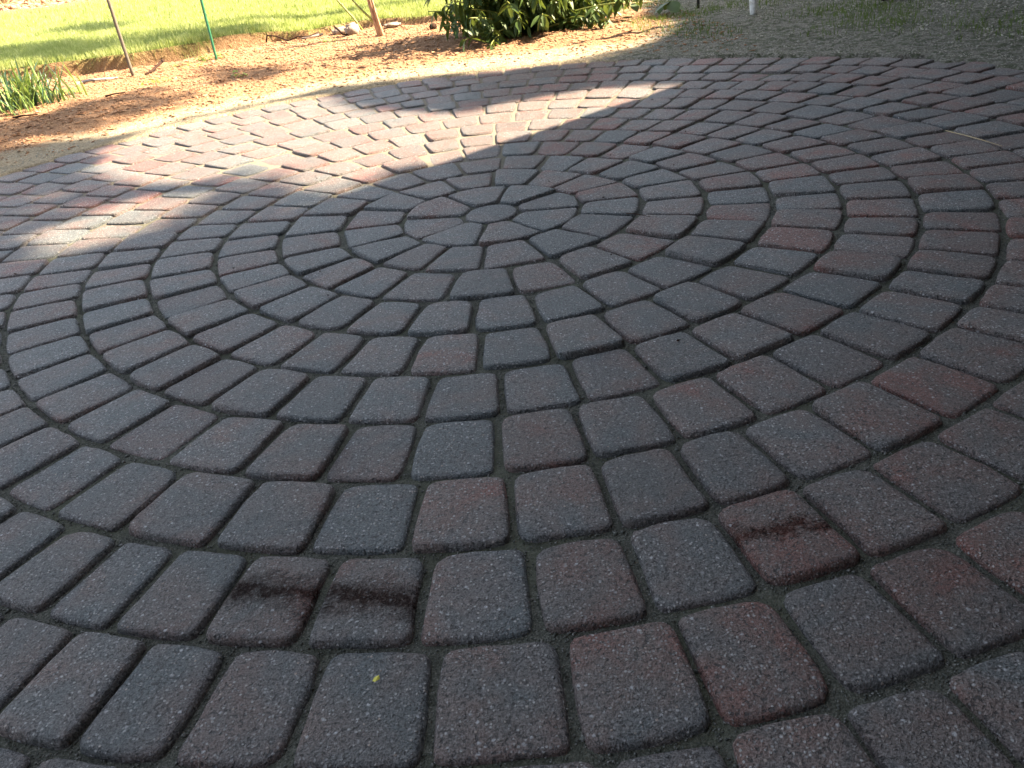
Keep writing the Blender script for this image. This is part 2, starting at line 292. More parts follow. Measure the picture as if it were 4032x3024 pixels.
TONES = [(1.09, 0.01, 0.6), (1.04, 0.25, 0.8), (1.07, -0.1, 0.9), (0.82, -0.44, 0.6), (0.77, -0.53, 0.6), (0.98, -0.47, 0.9), (0.86, -0.68, 0.7), (0.7, -0.83, 0.6), (0.5, -0.95, 0.55), (1.08, -0.23, 0.8), (1.09, -0.1, 0.9), (1.25, -0.09, 0.8), (1.24, 0.01, 0.7), (1.23, 0.14, 1.0), (1.05, 0.26, 0.8), (1.32, 0.81, 0.85), (0.99, -0.46, 0.7), (0.29, -1.38, 0.85), (0.2, -1.55, 0.8), (0.2, -1.65, 0.9), (0.54, -1.43, 1.0), (0.43, -1.5, 0.75), (0.4, -1.2, 0.6), (0.52, -1.3, 0.7), (0.32, -1.65, 0.4), (0.32, -1.53, 0.45), (0.05, -1.4, 0.6), (0.08, -1.56, 0.55), (-0.06, -1.55, 0.45), (-0.08, -1.4, 0.35), (0.04, -1.25, 0.3), (-0.09, -1.24, 0.5), (0.39, -0.26, 0.7), (0.3, 0.04, 0.6), (0.03, -0.17, 0.5), (-0.91, 0.76, 0.95), (-1.26, 0.77, 0.9), (-1.32, 0.66, 0.8), (-1.73, 1.31, 0.7), (-1.47, 1.63, 0.65), (-1.64, 1.4, 0.6), (-0.32, -1.36, 0.65), (-0.21, -1.38, 0.45), (-0.0, 0.0, 0.0), (0.11, 0.12, 0.0), (0.16, 0.04, 0.0), (0.13, -0.1, 0.05), (-0.07, -0.14, 0.1), (0.08, 0.3, 0.1), (0.3, -0.07, 0.1), (0.16, -0.29, 0.0), (-0.04, -0.47, 0.0), (0.12, 0.61, 0.1), (0.43, 0.63, 0.05), (0.52, 0.35, 0.1), (0.34, -0.52, 0.15), (0.61, -0.11, 0.1), (0.77, -0.1, 0.2), (0.55, -0.52, 0.1), (1.07, 0.59, 0.05), (1.01, 0.37, 0.0), (1.24, 0.89, 0.1), (1.21, 0.61, 0.15), (1.03, -0.35, 0.15), (1.38, 0.15, 0.2), (-0.1, -1.08, 0.0), (-0.22, -1.2, 0.05), (0.04, -0.93, 0.05), (-1.56, 1.21, 0.15), (-1.63, 1.1, 0.15), (-0.97, 0.63, 0.1), (-0.83, 0.83, 0.1), (-0.27, -0.17, 0.1), (-0.79, 0.04, 0.1), (-0.14, 0.46, 0.35), (-0.01, 1.44, 0.8), (-0.03, 1.61, 0.1), (-0.3, 2.14, 0.9), (-0.14, 1.45, 0.1), (-0.16, 1.27, 0.95), (0.09, 2.11, 0.8), (0.1, 1.92, 0.6), (-0.27, 1.61, 0.2), (0.37, -1.18, 0.4), (0.57, -1.26, 0.8), (0.7, -1.14, 0.9), (0.42, -1.61, 0.35), (-0.34, -1.19, 0.45), (-0.2, -1.38, 0.45), (-0.34, -1.03, 0.4), (-0.44, -0.82, 0.35), (-0.64, -0.86, 0.7), (-0.8, -0.87, 0.3)]
LAWN_EDGE = [(-30, 1.2), (-8, 3.0), (-4.2, 4.15), (-3.26, 4.3), (-2.95, 4.33), (-2.67, 4.34), (-2.34, 4.3), (-2.1, 4.38), (-1.9, 4.45), (-1.8, 4.6), (-1.6, 4.72),
             (-1.45, 4.8), (-1.17, 4.75), (-1.0, 4.82), (-0.85, 4.92), (-0.63, 4.85), (-0.47, 4.74), (-0.32, 4.62), (-0.04, 4.5), (1.08, 4.3), (1.8, 4.1), (3, 4.2), (40, 5)]
def yedge(x): return np.interp(x, [p[0] for p in LAWN_EDGE], [p[1] for p in LAWN_EDGE])
BACKBED = [(-60, 30), (-60, 10), (-12, 11.0), (-7.7, 12.9), (-6.4, 12.5), (-5.86, 12.9), (-5.2, 12.7), (-4.6, 13.0), (-3.4, 14.5), (0, 30)]
R_OUT = 13.49*D
def rpat(x, y):                                                 # >0 outside the paving
    th = np.degrees(np.arctan2(y, x)) % 360
    return np.hypot(x, y) - R_OUT*(1+warpv(th))

# ------------------------------------------------------------------ ground
def axis(lo, hi, step, far):
    a = list(np.arange(lo, hi+1e-6, step)); s = step; x = hi
    while x < far: s *= 1.35; x += s; a.append(x)
    s = step; x = lo
    while x > -far: s *= 1.35; x -= s; a.insert(0, x)
    return np.array(a)
def gz(x, y):
    e = y - yedge(x); r = rpat(x, y)
    bed = .016*(vnoise(x, y, 3.1, 1)-.4) + .014*(vnoise(x, y, 11, 2)-.5) + .008*(vnoise(x, y, 27, 3)-.5)
    bed = bed + .02*np.exp(-((r-.9)/.6)**2)
    bed = bed*np.clip(r/.35, 0, 1) + .003*(vnoise(x, y, 30, 66)-.5)*(r < .3) + .0085*np.clip(1-r/.4, 0, 1) - .003
    trench = np.where(x < 1.0, np.exp(-((e+.06)/.06)**2)*.055*np.clip((-.6-x)/.8+.35, .35, 1), 0)
    left = np.clip((1.0-x)/.6, 0, 1)*(.42+.58*np.clip((-1.3-x)/.4, 0, 1))
    lawn = .075*left + .004 + .006*(vnoise(x, y, 8, 5)-.5)
    jag = .03*(vnoise(x, y, 9, 7)-.5)
    t = np.clip((e+jag)/.018, 0, 1); t = t*t*(3-2*t)
    z = (bed-trench)*(1-t) + lawn*t
    inner = np.clip((r + (.08+.07*np.clip(x, 0, 1))*(vnoise(x, y, 6, 61)-.42) + .05*(vnoise(x, y, 21, 62)-.5) + .03)/.02, 0, 1)
    z = z*inner + (-.035)*(1-inner)
    bb = poly_dist(x, y, BACKBED); z = z + np.clip(bb/.4, 0, 1)*.06*(.5+vnoise(x, y, 2.2, 9)) * (bb > 0)
    return z
gx = axis(-4.6, 3.6, .03, 400)
gy = np.array(list(axis(-2.6, 4.1, .03, 2.7)[:])); gy = np.concatenate([gy[(gy >= -2.61) & (gy <= 4.11)], np.arange(4.12, 5.0, .01), np.arange(5.0, 5.6, .04)])
lo, hi, s_ = gy[0], gy[-1], .04
while hi < 400: s_ *= 1.35; lo -= s_; hi += s_; gy = np.concatenate([[lo], gy, [hi]])
X, Y = np.meshgrid(gx, gy); Z = gz(X, Y)
far = np.hypot(X, Y) > 30; Z[far] = .03
idx = np.arange(X.size).reshape(X.shape)
F = np.stack([idx[:-1, :-1], idx[:-1, 1:], idx[1:, 1:], idx[1:, :-1]], -1).reshape(-1, 4)
e = Y - yedge(X); r = rpat(X, Y)
lawnz = np.clip(e/.05, 0, 1)*(poly_dist(X, Y, BACKBED) < 0)
side = X - np.interp(Y, [-3, 1, 2, 2.4, 3, 4.5, 9], [.4, .7, .65, .9, 1.15, 1.1, 1.1])
shady = np.clip(.5+side/.6, 0, 1)*(e < .6)
shady = np.maximum(shady, np.clip((-Y)/.5, 0, 1))
lawnz = lawnz*np.clip(.5-(X-3.0), 0, 1)
sandz = np.clip(1.12 - r/.52, 0, 1) + .12*np.clip((X+.3)/.8, 0, 1)
zone = np.stack([lawnz, sandz, shady, np.ones_like(X)], -1).reshape(-1, 4)
ground = new_obj('ground', np.stack([X, Y, Z], -1).reshape(-1, 3), F, M_GROUND, smooth=True, attrs={'zone': zone})
tag(ground, kind='structure')

# ------------------------------------------------------------------ patio: sand bed and pavers
Vd, Fd = [(0, 0, -.0092)], []
nt = 180; radii = np.linspace(.05, 1.0, 34)
for ri in radii:
    for k in range(nt):
        t = 360*k/nt; rr = (R_OUT+.045)*(1+warp(t))*ri; a = rad(t)
        x, y = rr*math.cos(a), rr*math.sin(a)
        zz = -.0088 + .0025*(float(vnoise(np.array(x), np.array(y), 22, 11))-.5) - (.006 if ri == 1.0 else 0)
        zz += .0030*max(0, min(1, (y-.25)/.4))*max(0, min(1, (.75-x)/.35))
        Vd.append((x, y, zz))
for k in range(nt): Fd.append((0, 1+k, 1+(k+1) % nt))
for i in range(len(radii)-1):
    for k in range(nt):
        q = 1+i*nt; Fd.append((q+k, q+nt+k, q+nt+(k+1) % nt, q+(k+1) % nt))
patio = new_obj('patio', Vd, Fd, M_SAND, smooth=True); tag(patio, kind='structure')

def pol(r, t):
    rr = r*(1+warp(t)); return Vector((rr*math.cos(rad(t)), rr*math.sin(rad(t)), 0))
def paver_outline(corners, crad):
    """rounded polygon, gently bowed and hand-worn edges; CCW"""
    out = []; n = len(corners)
    cr = []
    for i in range(n):
        L = min((corners[i-1]-corners[i]).length, (corners[(i+1) % n]-corners[i]).length)
        cr.append(min(crad*random.uniform(.7, 1.25)*(1.7 if random.random() < .08 else 1), .42*L))
    for i in range(n):
        p = corners[i]; a = corners[i-1]; b = corners[(i+1) % n]
        da = (a-p); db = (b-p); c = cr[i]
        pa = p + da.normalized()*c; pb = p + db.normalized()*c
        for s in (0, .33, .67, 1): out.append(pa*(1-s)**2 + p*2*s*(1-s) + pb*s*s)
        q = corners[(i+1) % n]; qa = q + (p-q).normalized()*cr[(i+1) % n]
        m1 = pb.lerp(qa, .35); m2 = pb.lerp(qa, .68)
        nrm = Vector(((qa-pb).y, -(qa-pb).x, 0)).normalized()
        w = random.gauss(0, .0008)
        out.append(m1 + nrm*(w+.0012+random.gauss(0, .0006))); out.append(m2 + nrm*(w+.0012+random.gauss(0, .0006)))
    return out
PROFILE = [(0.0, -.032), (0.0, -.0125), (.0008, -.0066), (.0024, -.0027), (.0050, -.0008), (.0098, 0.0)]
def paver_mesh(corners, crad):
    cen = sum(corners, Vector())/len(corners)
    out = [p-cen for p in paver_outline(corners, crad)]
    n = len(out); V = []; F = []
    tx, ty, dz = random.gauss(0, .016), random.gauss(0, .016), random.gauss(0, .0016)
    for j, (ins, z) in enumerate(PROFILE):
        for i, p in enumerate(out):
            a, b = out[i-1], out[(i+1) % n]; t = (b-a).normalized(); nn = Vector((t.y, -t.x, 0))
            wob = random.gauss(0, .0005) if 0 < j < 5 else 0
            dr = p.normalized(); q = p - (nn*.35 + dr*.75)*(ins*.95) - dr*wob
            V.append((q.x, q.y, (z + dz + tx*q.x + ty*q.y) if j > 0 else z))
    for j in range(len(PROFILE)-1):
        for i in range(n):
            q = j*n; F.append((q+i, q+(i+1) % n, q+n+(i+1) % n, q+n+i))
    base = (len(PROFILE)-1)*n
    c = len(V); V.append((0, 0, .0006+dz))
    # one inner ring to carry the slight crown
    for i, p in enumerate(out): V.append((p.x*.55, p.y*.55, .0005+dz+tx*p.x*.55+ty*p.y*.55))
    for i in range(n):
        F.append((base+i, base+(i+1) % n, c+1+(i+1) % n, c+1+i)); F.append((c+1+i, c+1+(i+1) % n, c))
    return cen, V, F
stones = []
g = .0050
# centre stone
cor = [pol(.49*D-g*.7, 22.5+45*k+8) for k in range(8)]
stones.append((cor, .02, 0, 0.0))
RINGS[1] = [.5*a + .5*(i*45+10.2) for i, a in enumerate(RINGS[1])]
for k, angs in RINGS.items():
    n = len(angs); r0 = (k-1+.49)*D; r1 = (k+.49)*D
    jr = [random.gauss(0, .0015) for _ in range(2)]
    for i, a in enumerate(angs):
        prv, nxt = angs[i-1], angs[(i+1) % n]
        lo = a - ((a-prv) % 360)/2; hi = a + ((nxt-a) % 360)/2
        def pt(r, t, side, rs):
            p = pol(r, t); rv = p.normalized(); tv = Vector((-rv.y, rv.x, 0))
            return p + tv*(-side*g*random.uniform(.8, 1.25)) + rv*(rs*g*random.uniform(.85, 1.2)) + Vector((random.gauss(0, .0010), random.gauss(0, .0010), 0))
        if k == 1:
            mid = a
            cor = [pt(r0, lo, -.7, .8), pt(r1*.985, lo, -.8, -.5), pt(r1*1.02, mid, 0, -.7), pt(r1*.985, hi, .8, -.5), pt(r0, hi, .7, .8)]
            crad = .014
        else:
            cor = [pt(r0, lo, -1, 1), pt(r1, lo, -1, -1), pt(r1, hi, 1, -1), pt(r0, hi, 1, 1)]
            crad = .0185 if k > 2 else .015
        stones.append((cor, crad, k, a))
built = []
fx = 3350/4032*1024
Minv = cam_ob.matrix_world.inverted()
def to_px(p):
    q = Minv @ Vector(p); z = -q.z
    if z < .05: return None
    return (512+fx*q.x/z, 384-fx*q.y/z, z)
TN = [(x, y, t) for x, y, t in TONES]
for cor, crad, k, a in stones:
    cen, V, F = paver_mesh(cor, crad)
    # measured colour notes are in the unwarped frame
    th = math.degrees(math.atan2(cen.y, cen.x)) % 360; un = cen
    best = min(TN, key=lambda q: (q[0]-un.x)**2+(q[1]-un.y)**2)
    if (best[0]-un.x)**2+(best[1]-un.y)**2 < .055**2: t = best[2] if best[2] < .5 else .5+(best[2]-.5)*.65
    else:
        mean = .30 + .24*max(0, min(1, (cen.x+.1)/1.0)) + .08*max(0, min(1, (-cen.y-.9)/.6)) + (.30 if cen.y > .45 and cen.x < .6 else 0)  # redder back-left mean paints the warmth of the sun patch into stone tone
        t = min(1, max(0, random.gauss(mean, .15)))
    seed = random.random()
    px = to_px(cen); vis = 0
    if px and -60 < px[0] < 1084 and -40 < px[1] < 850: vis = 1/px[2]**2
    built.append((vis, cen, V, F, t, seed))
order = sorted(range(len(built)), key=lambda i: -built[i][0])
parts = set(i for i in order[:300] if built[i][0] > 0)
SV, SF, ST = [], [], []
stain_pts = [(-0.345, -1.36), (-0.205, -1.385)]
for i, (vis, cen, V, F, t, seed) in enumerate(built):
    if i in parts:
        st3 = math.hypot(cen.x-(0.29), cen.y-(-1.38)) < .06
        st = st3 or any(math.hypot(cen.x-a, cen.y-b) < .05 for a, b in stain_pts)
        o = new_obj('paver', V, F, (M_PAV3 if st3 else M_PAV2) if st else M_PAV, patio, smooth=True, attrs={'tone': [(t, seed, seed*.7, 1)]*len(V)})
        o.location = cen
        if st: o['label'] = 'paver with a dark rough stain band across it'
    else:
        b0 = len(SV); SV += [(v[0]+cen.x, v[1]+cen.y, v[2]) for v in V]; SF += [tuple(q+b0 for q in f) for f in F]
        ST += [(t, seed, seed*.7, 1)]*len(V)
far_p = new_obj('distant_pavers', SV, SF, M_PAV, patio, smooth=True, attrs={'tone': ST}); far_p['kind'] = 'stuff'

# ------------------------------------------------------------------ scattered grains, chips
OCT_V = np.array([(1, 0, 0), (0, 1, 0), (-1, 0, 0), (0, -1, 0), (0, 0, 1), (0, 0, -1)], float)
OCT_F = np.array([(0, 1, 4), (1, 2, 4), (2, 3, 4), (3, 0, 4), (1, 0, 5), (2, 1, 5), (3, 2, 5), (0, 3, 5)])
def scatter(name, P, S, material, kind='stuff', parent=None, flat=.6, elong=1.0):
    n = len(P)
    V = OCT_V[None]*(1+rng.normal(0, .25, (n, 6, 1)))
    V = V*np.stack([S*elong, S*.8, S*flat], -1)[:, None, :]
    a = rng.random(n)*2*np.pi; ca, sa = np.cos(a), np.sin(a)
    tl = rng.normal(0, .35, n)
    x = V[..., 0]; y = V[..., 1]; z = V[..., 2] + x*np.sin(tl)[:, None]*.6
    V = np.stack([x*ca[:, None]-y*sa[:, None], x*sa[:, None]+y*ca[:, None], z], -1)+P[:, None]
    Fa = (OCT_F[None]+(np.arange(n)*6)[:, None, None]).reshape(-1, 3)
    o = new_obj(name, V.reshape(-1, 3), Fa, material, parent); o['kind'] = kind
    return o
# grit lying in the joints (near part of the patio) and a few grains on the stones
def rnd(n, x0, x1, y0, y1): return rng.uniform(x0, x1, n), rng.uniform(y0, y1, n)
x, y = rnd(130000, -1.3, 1.4, -1.75, -.1)
rr = np.hypot(x, y)/D; kk = rr+.51; th = np.degrees(np.arctan2(y, x)) % 360
injoint = np.abs((kk-.0) - np.round(kk)) < .065
for k, angs in RINGS.items():
    s = (np.floor(kk) == k)
    ang = np.array(angs); mids = ((ang + ((np.roll(ang, -1)-ang) % 360)/2) % 360)
    dd = np.abs((th[s, None]-mids[None]+180) % 360-180).min(1)
    j = np.zeros_like(injoint); j[np.where(s)[0]] = dd*np.pi/180*rr[s]*D < .0085
    injoint |= j
x, y = x[injoint], y[injoint]
size = rng.uniform(.0008, .0021, len(x))*(1+(rng.random(len(x)) > .97)*1.0)
scatter('joint_grit', np.stack([x, y, np.full(len(x), -.0080)+rng.uniform(-.0006, .0008, len(x))], -1), size, M_GRIT, parent=patio)
# bark mulch
n = 26000
x = rng.uniform(-4.6, 1.3, n); y = rng.uniform(1.2, 4.75, n); r = rpat(x, y); e = y-yedge(x)
keep = (r > .05) & (e < -.03) & (rng.random(n) < np.clip(r/.55, .06, 1)) & (rng.random(n) < np.clip(1.5-np.abs(x+1.5)*.1-(x > .9)*.7, 0, 1))
x, y = x[keep], y[keep]
scatter('bark_mulch', np.stack([x, y, gz(x, y)+.003], -1), rng.uniform(.003, .011, len(x))*rng.uniform(.5, 1.2, len(x)), M_CHIP, elong=1.7, flat=.35)
tag(bpy.data.objects['bark_mulch'], 'reddish bark mulch chips strewn over the bed behind the patio', 'mulch')
# back bed
n = 5000; x = rng.uniform(-12, -4, n); y = rng.uniform(11.5, 17, n); k = poly_dist(x, y, BACKBED) > -.1; x, y = x[k], y[k]
scatter('far_bed_mulch', np.stack([x, y, gz(x, y)+.01], -1), rng.uniform(.02, .07, len(x)), M_CHIP, elong=1.5)
tag(bpy.data.objects['far_bed_mulch'], 'reddish mulch clods in the bed across the lawn', 'mulch')
# pale chips in the shaded ground on the right
n = 34000; x = rng.uniform(.7, 4.5, n); y = rng.uniform(.3, 5.0, n); r = rpat(x, y)
dens = vnoise(x, y, 2.3, 21)*.9 + .25*(x > 1.9)
keep = (r > .16) & (y < yedge(x)) & (rng.random(n) < np.clip(dens-.25, .03, 1)*np.clip((r-.1)/.5, .05, 1)) & (x > np.interp(y, [0, 2, 3, 5], [.9, .9, 1.1, 1.3]))
x, y = x[keep], y[keep]
o = scatter('pale_wood_chips', np.stack([x, y, gz(x, y)+.004], -1), rng.uniform(.0025, .0062, len(x)), M_PALE, elong=1.4, flat=.6)
tag(o, 'pale wood chips scattered over shaded ground beyond the right of the patio', 'wood chips')
# a scatter of small pebbles on swept sand around the paving
n = 5000; t = rng.uniform(20, 175, n); rr = (R_OUT+rng.exponential(.16, n)+.03)*(1+warpv(t)); x = rr*np.cos(np.radians(t)); y = rr*np.sin(np.radians(t))
o = scatter('swept_sand_grains', np.stack([x, y, gz(x, y)+.001], -1), rng.uniform(.001, .0042, n), M_PALE, flat=.6)
tag(o, 'small pale grains on the swept sand along the patio edge', 'gravel')

# ------------------------------------------------------------------ grass
def blades(name, x, y, z, h, w, material, lean=.35):
    n = len(x); a = rng.random(n)*2*np.pi; b = rng.random(n)*2*np.pi
    ln = h*np.abs(rng.normal(0, lean, n))
    wx, wy = np.cos(a)*w/2, np.sin(a)*w/2; lx, ly = np.cos(b)*ln, np.sin(b)*ln
    P = np.stack([np.stack([x-wx, y-wy, z], -1), np.stack([x+wx, y+wy, z], -1),
                  np.stack([x+wx*.8+lx*.35, y+wy*.8+ly*.35, z+h*.6], -1), np.stack([x-wx*.8+lx*.35, y-wy*.8+ly*.35, z+h*.6], -1),
                  np.stack([x+lx, y+ly, z+h], -1)], 1)
    i = (np.arange(n)*5)[:, None]
    Fq = np.concatenate([i+np.array([[0, 1, 2]]), i+np.array([[0, 2, 3]]), i+np.array([[3, 2, 4]])], 0)
    return new_obj(name, P.reshape(-1, 3), Fq, material)
xs, ys = [], []
for (n, ylo, yhi) in ((95000, 4.1, 6.6), (80000, 6.6, 10.5), (60000, 10.5, 24)):
    y = rng.uniform(ylo, yhi, n); xl = -1.0-.56*y; xr = 1.5+.02*y
    x = xl+(xr-xl)*rng.random(n); xs.append(x); ys.append(y)
x = np.concatenate(xs); y = np.concatenate(ys)
keep = (y-yedge(x) > -.005+.03*vnoise(x, y, 14, 31)) & (poly_dist(x, y, BACKBED) < .05) 
x, y = x[keep], y[keep]
h = (.028+.035*rng.random(len(x)))*(.75+.6*vnoise(x, y, 4, 33)); h *= 1+.02*(y-4)
o = blades('lawn_grass', x, y, gz(x, y)-.004, h, .0035*(1+.09*(y-4)), M_GRASS)
tag(o, 'bright sunlit lawn grass beyond the mulch bed', 'grass', kind='stuff')
n = 42000; x = rng.uniform(.9, 4.4, n); y = rng.uniform(.6, 5, n); r = rpat(x, y)
dens = np.clip((vnoise(x, y, 2.6, 41)-.5)*4, .0, 1)
dens = np.maximum(dens, np.exp(-(((x-1.95)/.28)**2+((y-2.45)/.16)**2))*1.2)
dens = np.maximum(dens, np.exp(-(((x-2.1)/.22)**2+((y-1.5)/.3)**2))*1.0)
keep = (r > .3) & (rng.random(n) < dens*np.clip((r-.25)/.4, 0, 1)) & (y < yedge(x)+.4)
x, y = x[keep], y[keep]
o = blades('rough_grass', x, y, gz(x, y)-.003, .012+.028*rng.random(len(x)), np.full(len(x), .003), M_GRASSD, .6)
tag(o, 'thin patchy grass in the shaded chip-strewn ground on the right', 'grass', kind='stuff')

# ------------------------------------------------------------------ leaf builders
def leaf_mesh(name, L, Wd, material, fold=.25, droop=.3):
    V, F = [], []
    prof = [(0, .06), (.15, .55), (.35, .95), (.55, 1.0), (.75, .72), (.9, .35), (1, .0)]
    for t, w in prof:
        z = -droop*L*t*t
        V += [(t*L, -w*Wd/2, z+fold*w*Wd/2), (t*L, 0, z), (t*L, w*Wd/2, z+fold*w*Wd/2)]
    for i in range(len(prof)-1):
        q = i*3; F += [(q, q+1, q+4, q+3), (q+1, q+2, q+5, q+4)]
    me = bpy.data.meshes.new(name); me.from_pydata(V, [], F); me.materials.append(material)
    me.polygons.foreach_set('use_smooth', np.ones(len(F), bool)); me.update(); return me
def put_leaf(me, parent, p, yaw, pitch, roll, s):
    o = bpy.data.objects.new('leaf', me); COL.objects.link(o); o.parent = parent
    o.location = p; o.rotation_euler = (roll, pitch, yaw); o.scale = (s, s, s); return o

# shrub ------------------------------------------------------------
LM = [leaf_mesh('shrub_leaf', .084, .026, M_LEAF, .3, .25), leaf_mesh('shrub_leaf', .074, .020, M_LEAF, .2, .5), leaf_mesh('shrub_leaf', .098, .031, M_LEAF, .35, .15)]
shrub = empty('leafy_shrub', (.38, 3.35, gz(np.array(.38), np.array(3.35))), 'bushy green shrub with drooping leaves and sunlit yellow stems behind the patio', 'shrub')
cand = []
def grow(n_st, rr0, az_rng, el_rng, len_rng, leaf_gap, low=False):
    for i in range(n_st):
        az = rad(random.uniform(*az_rng)); el = rad(random.uniform(*el_rng)); L = random.uniform(*len_rng)
        b = Vector((rr0*random.gauss(0, 1), rr0*random.gauss(0, 1), 0)); d = Vector((math.cos(az)*math.cos(el), math.sin(az)*math.cos(el), math.sin(el)))
        pts, p, dd = [], b.copy(), d.copy(); m = 12
        for k in range(m+1):
            pts.append(p.copy()); p = p + dd*(L/m); dd = (dd + Vector((0, 0, -.028 if not low else -.055))+Vector((random.gauss(0, .03), random.gauss(0, .03), 0))).normalized()
            if p.z < .012: p.z = .012
        V, F = tube(pts, [.006*(1-.7*k/m)+.001 for k in range(m+1)], 6)
        new_obj('stem', V, F, M_STEM, shrub, smooth=True)
        dist = random.uniform(.10, .22) if not low else .08
        while dist < L:
            f = dist/L*m; k = min(m-1, int(f)); q = pts[k].lerp(pts[k+1], f-k)
            side = random.random()*6.28
            for s in range(random.choice((2, 3, 3))):
                cand.append((q, side+s*2.1+random.gauss(0, .3), random.uniform(.2, 1.25), random.gauss(0, .5), random.uniform(.7, 1.15)))
            dist += leaf_gap*random.uniform(.7, 1.3)
grow(34, .035, (0, 360), (48, 82), (.65, .95), .045)
grow(34, .03, (0, 360), (22, 50), (.50, .72), .038)
grow(20, .03, (150, 350), (10, 32), (.40, .66), .038)
grow(18, .05, (-60, 50), (12, 45), (.45, .68), .038)
for i in range(620):   # inner leaves near the ground
    az = random.random()*6.28; r_ = abs(random.gauss(0, .24)); cand.append((Vector((r_*math.cos(az), r_*math.sin(az)*.8, random.uniform(.05, .60))), az, random.uniform(.5, 1.3), random.gauss(0, .6), random.uniform(.8, 1.2)))
for i in range(900):
    az = random.random()*6.28; r_ = abs(random.gauss(0, .30)); cand.append((Vector((r_*math.cos(az), r_*math.sin(az), random.uniform(.30, .95))), az, random.uniform(.3, 1.2), random.gauss(0, .6), random.uniform(.9, 1.2)))
base = Vector(shrub.location); sc = []
for c in cand:
    px = to_px(base+c[0]); v = 0
    if px and px[1] > -25 and 0 < px[0] < 1024: v = 1/px[2]
    if c[0].z < .10 and c[2] > .8: c = (c[0]+Vector((0, 0, .05)), c[1], .5, c[3], c[4])
    sc.append((v, random.random(), c))
sc.sort(key=lambda q: (-(q[0] > 0), -q[0]))
LV, LF = [], []
for i, (v, _, c) in enumerate(sc):
    me = random.choice(LM)
    if i < 300 and v > 0: put_leaf(me, shrub, c[0], c[1], c[2], c[3], c[4])
    else:
        Mx = Matrix.Translation(c[0]) @ Matrix.Rotation(c[1], 4, 'Z') @ Matrix.Rotation(c[2], 4, 'Y') @ Matrix.Rotation(c[3], 4, 'X') @ Matrix.Scale(c[4], 4)
        b0 = len(LV); LV += [Mx @ vv.co for vv in me.vertices]; LF += [tuple(q+b0 for q in p.vertices) for p in me.polygons]
if LV: new_obj('foliage', LV, LF, M_LEAF, shrub, smooth=True)['kind'] = 'stuff'

# trailing sprigs right of the shrub --------------------------------
def sprig(name, pts, label, cat, leaves, mat_stem, me, r=.003):
    z0 = float(gz(np.array(pts[0][0]), np.array(pts[0][1])))
    root = empty(name, (pts[0][0], pts[0][1], z0), label, cat)
    P = [Vector((p[0]-pts[0][0], p[1]-pts[0][1], p[2])) for p in pts]
    V, F = tube(P, [r*(1-.5*k/len(P)) for k in range(len(P))], 6); new_obj('stem', V, F, mat_stem, root, smooth=True)
    for (f, yaw, pit, rol, s) in leaves:
        q = f*(len(P)-1); k = min(len(P)-2, int(q)); put_leaf(me, root, P[k].lerp(P[k+1], q-k), yaw, pit, rol, s)
    return root
BIG = leaf_mesh('broad_leaf', .10, .075, M_LEAF, .12, .15)
sprig('trailing_vine', [(.62, 3.28, .02), (.75, 3.22, .075), (.9, 3.22, .085), (1.08, 3.28, .075), (1.25, 3.33, .03)],
      'thin pale vine with a few broad leaves trailing right of the shrub', 'vine',
      [(.30, -1.7, .9, .2, 1.0), (.34, -.4, .3, .5, .75), (.62, -1.2, .6, .1, .7), (.7, 1.9, .2, .3, .9), (.95, -.6, .7, .4, 1.1), (.9, -2.2, .5, .2, .8), (.45, 2.2, -.2, .2, .8), (.5, 1.2, -.5, .3, .8)], M_STRAW, BIG)
SM = leaf_mesh('small_leaf', .06, .03, M_LEAF, .2, .2)
sprig('low_shoot', [(.52, 3.12, .015), (.58, 3.05, .06), (.64, 2.98, .075), (.72, 2.95, .06), (.78, 2.93, .035)],
      'low leafy shoot creeping from the right foot of the shrub over the soil', 'plant',
      [(f, random.random()*6.28, random.uniform(-.2, .8), random.gauss(0, .4), random.uniform(.8, 1.2)) for f in np.linspace(.1, 1, 16)], M_STEM, SM)
sprig('broad_leaf_seedling', [(1.22, 3.2, .0), (1.22, 3.2, .05), (1.2, 3.19, .08)], 'low blue-green broad-leaved seedling near the thin dark stake', 'plant',
      [(1, 3.4, .3, .2, 1.2), (1, 4.8, .4, .2, 1.1), (1, -.3, .5, .2, 1.0), (.7, 2.0, .3, .3, .8)], M_STEM, BIG, .004)
# dry arching stalk
V, F = tube([(.60, 2.93, .012), (.72, 2.86, .02), (.85, 2.86, .024), (.98, 2.93, .014)], [.0022]*4, 6)
tag(new_obj('dry_stalk', V, F, M_STRAW, smooth=True), 'curved dry straw stalk on the soil right of the shrub', 'stalk')

# daffodil clump ----------------------------------------------------
def strap_clump(name, x, y, label, cat, n, rb, h, w, mlist, az=(0, 360), lean=(.1, .8)):
    root = empty(name, (x, y, float(gz(np.array(x), np.array(y)))-.005), label, cat)
    for i in range(n):
        b = Vector((random.gauss(0, rb), random.gauss(0, rb*.7), 0)); a = rad(random.uniform(*az)); ln = random.uniform(*lean); H = h*random.uniform(.6, 1.1); ww = w*random.uniform(.7, 1.2)
        d = Vector((math.cos(a), math.sin(a), 0)); s = Vector((-d.y, d.x, 0)).lerp(Vector((1, 0, 0)), .4).normalized()
        V, F = [], []; m = 7
        for k in range(m+1):
            t = k/m; c = b + d*(H*ln*t**1.6) + Vector((0, 0, H*t*(1-.42*ln*t)))
            wk = ww*(1-t**3)*.5+.0006
            V += [c-s*wk, c+Vector((-d.x, -d.y, 0))*wk*.5, c+s*wk]
        for k in range(m):
            q = k*3; F += [(q, q+1, q+4, q+3), (q+1, q+2, q+5, q+4)]
        new_obj('leaf', V, F, random.choice(mlist), root, smooth=True)
    return root
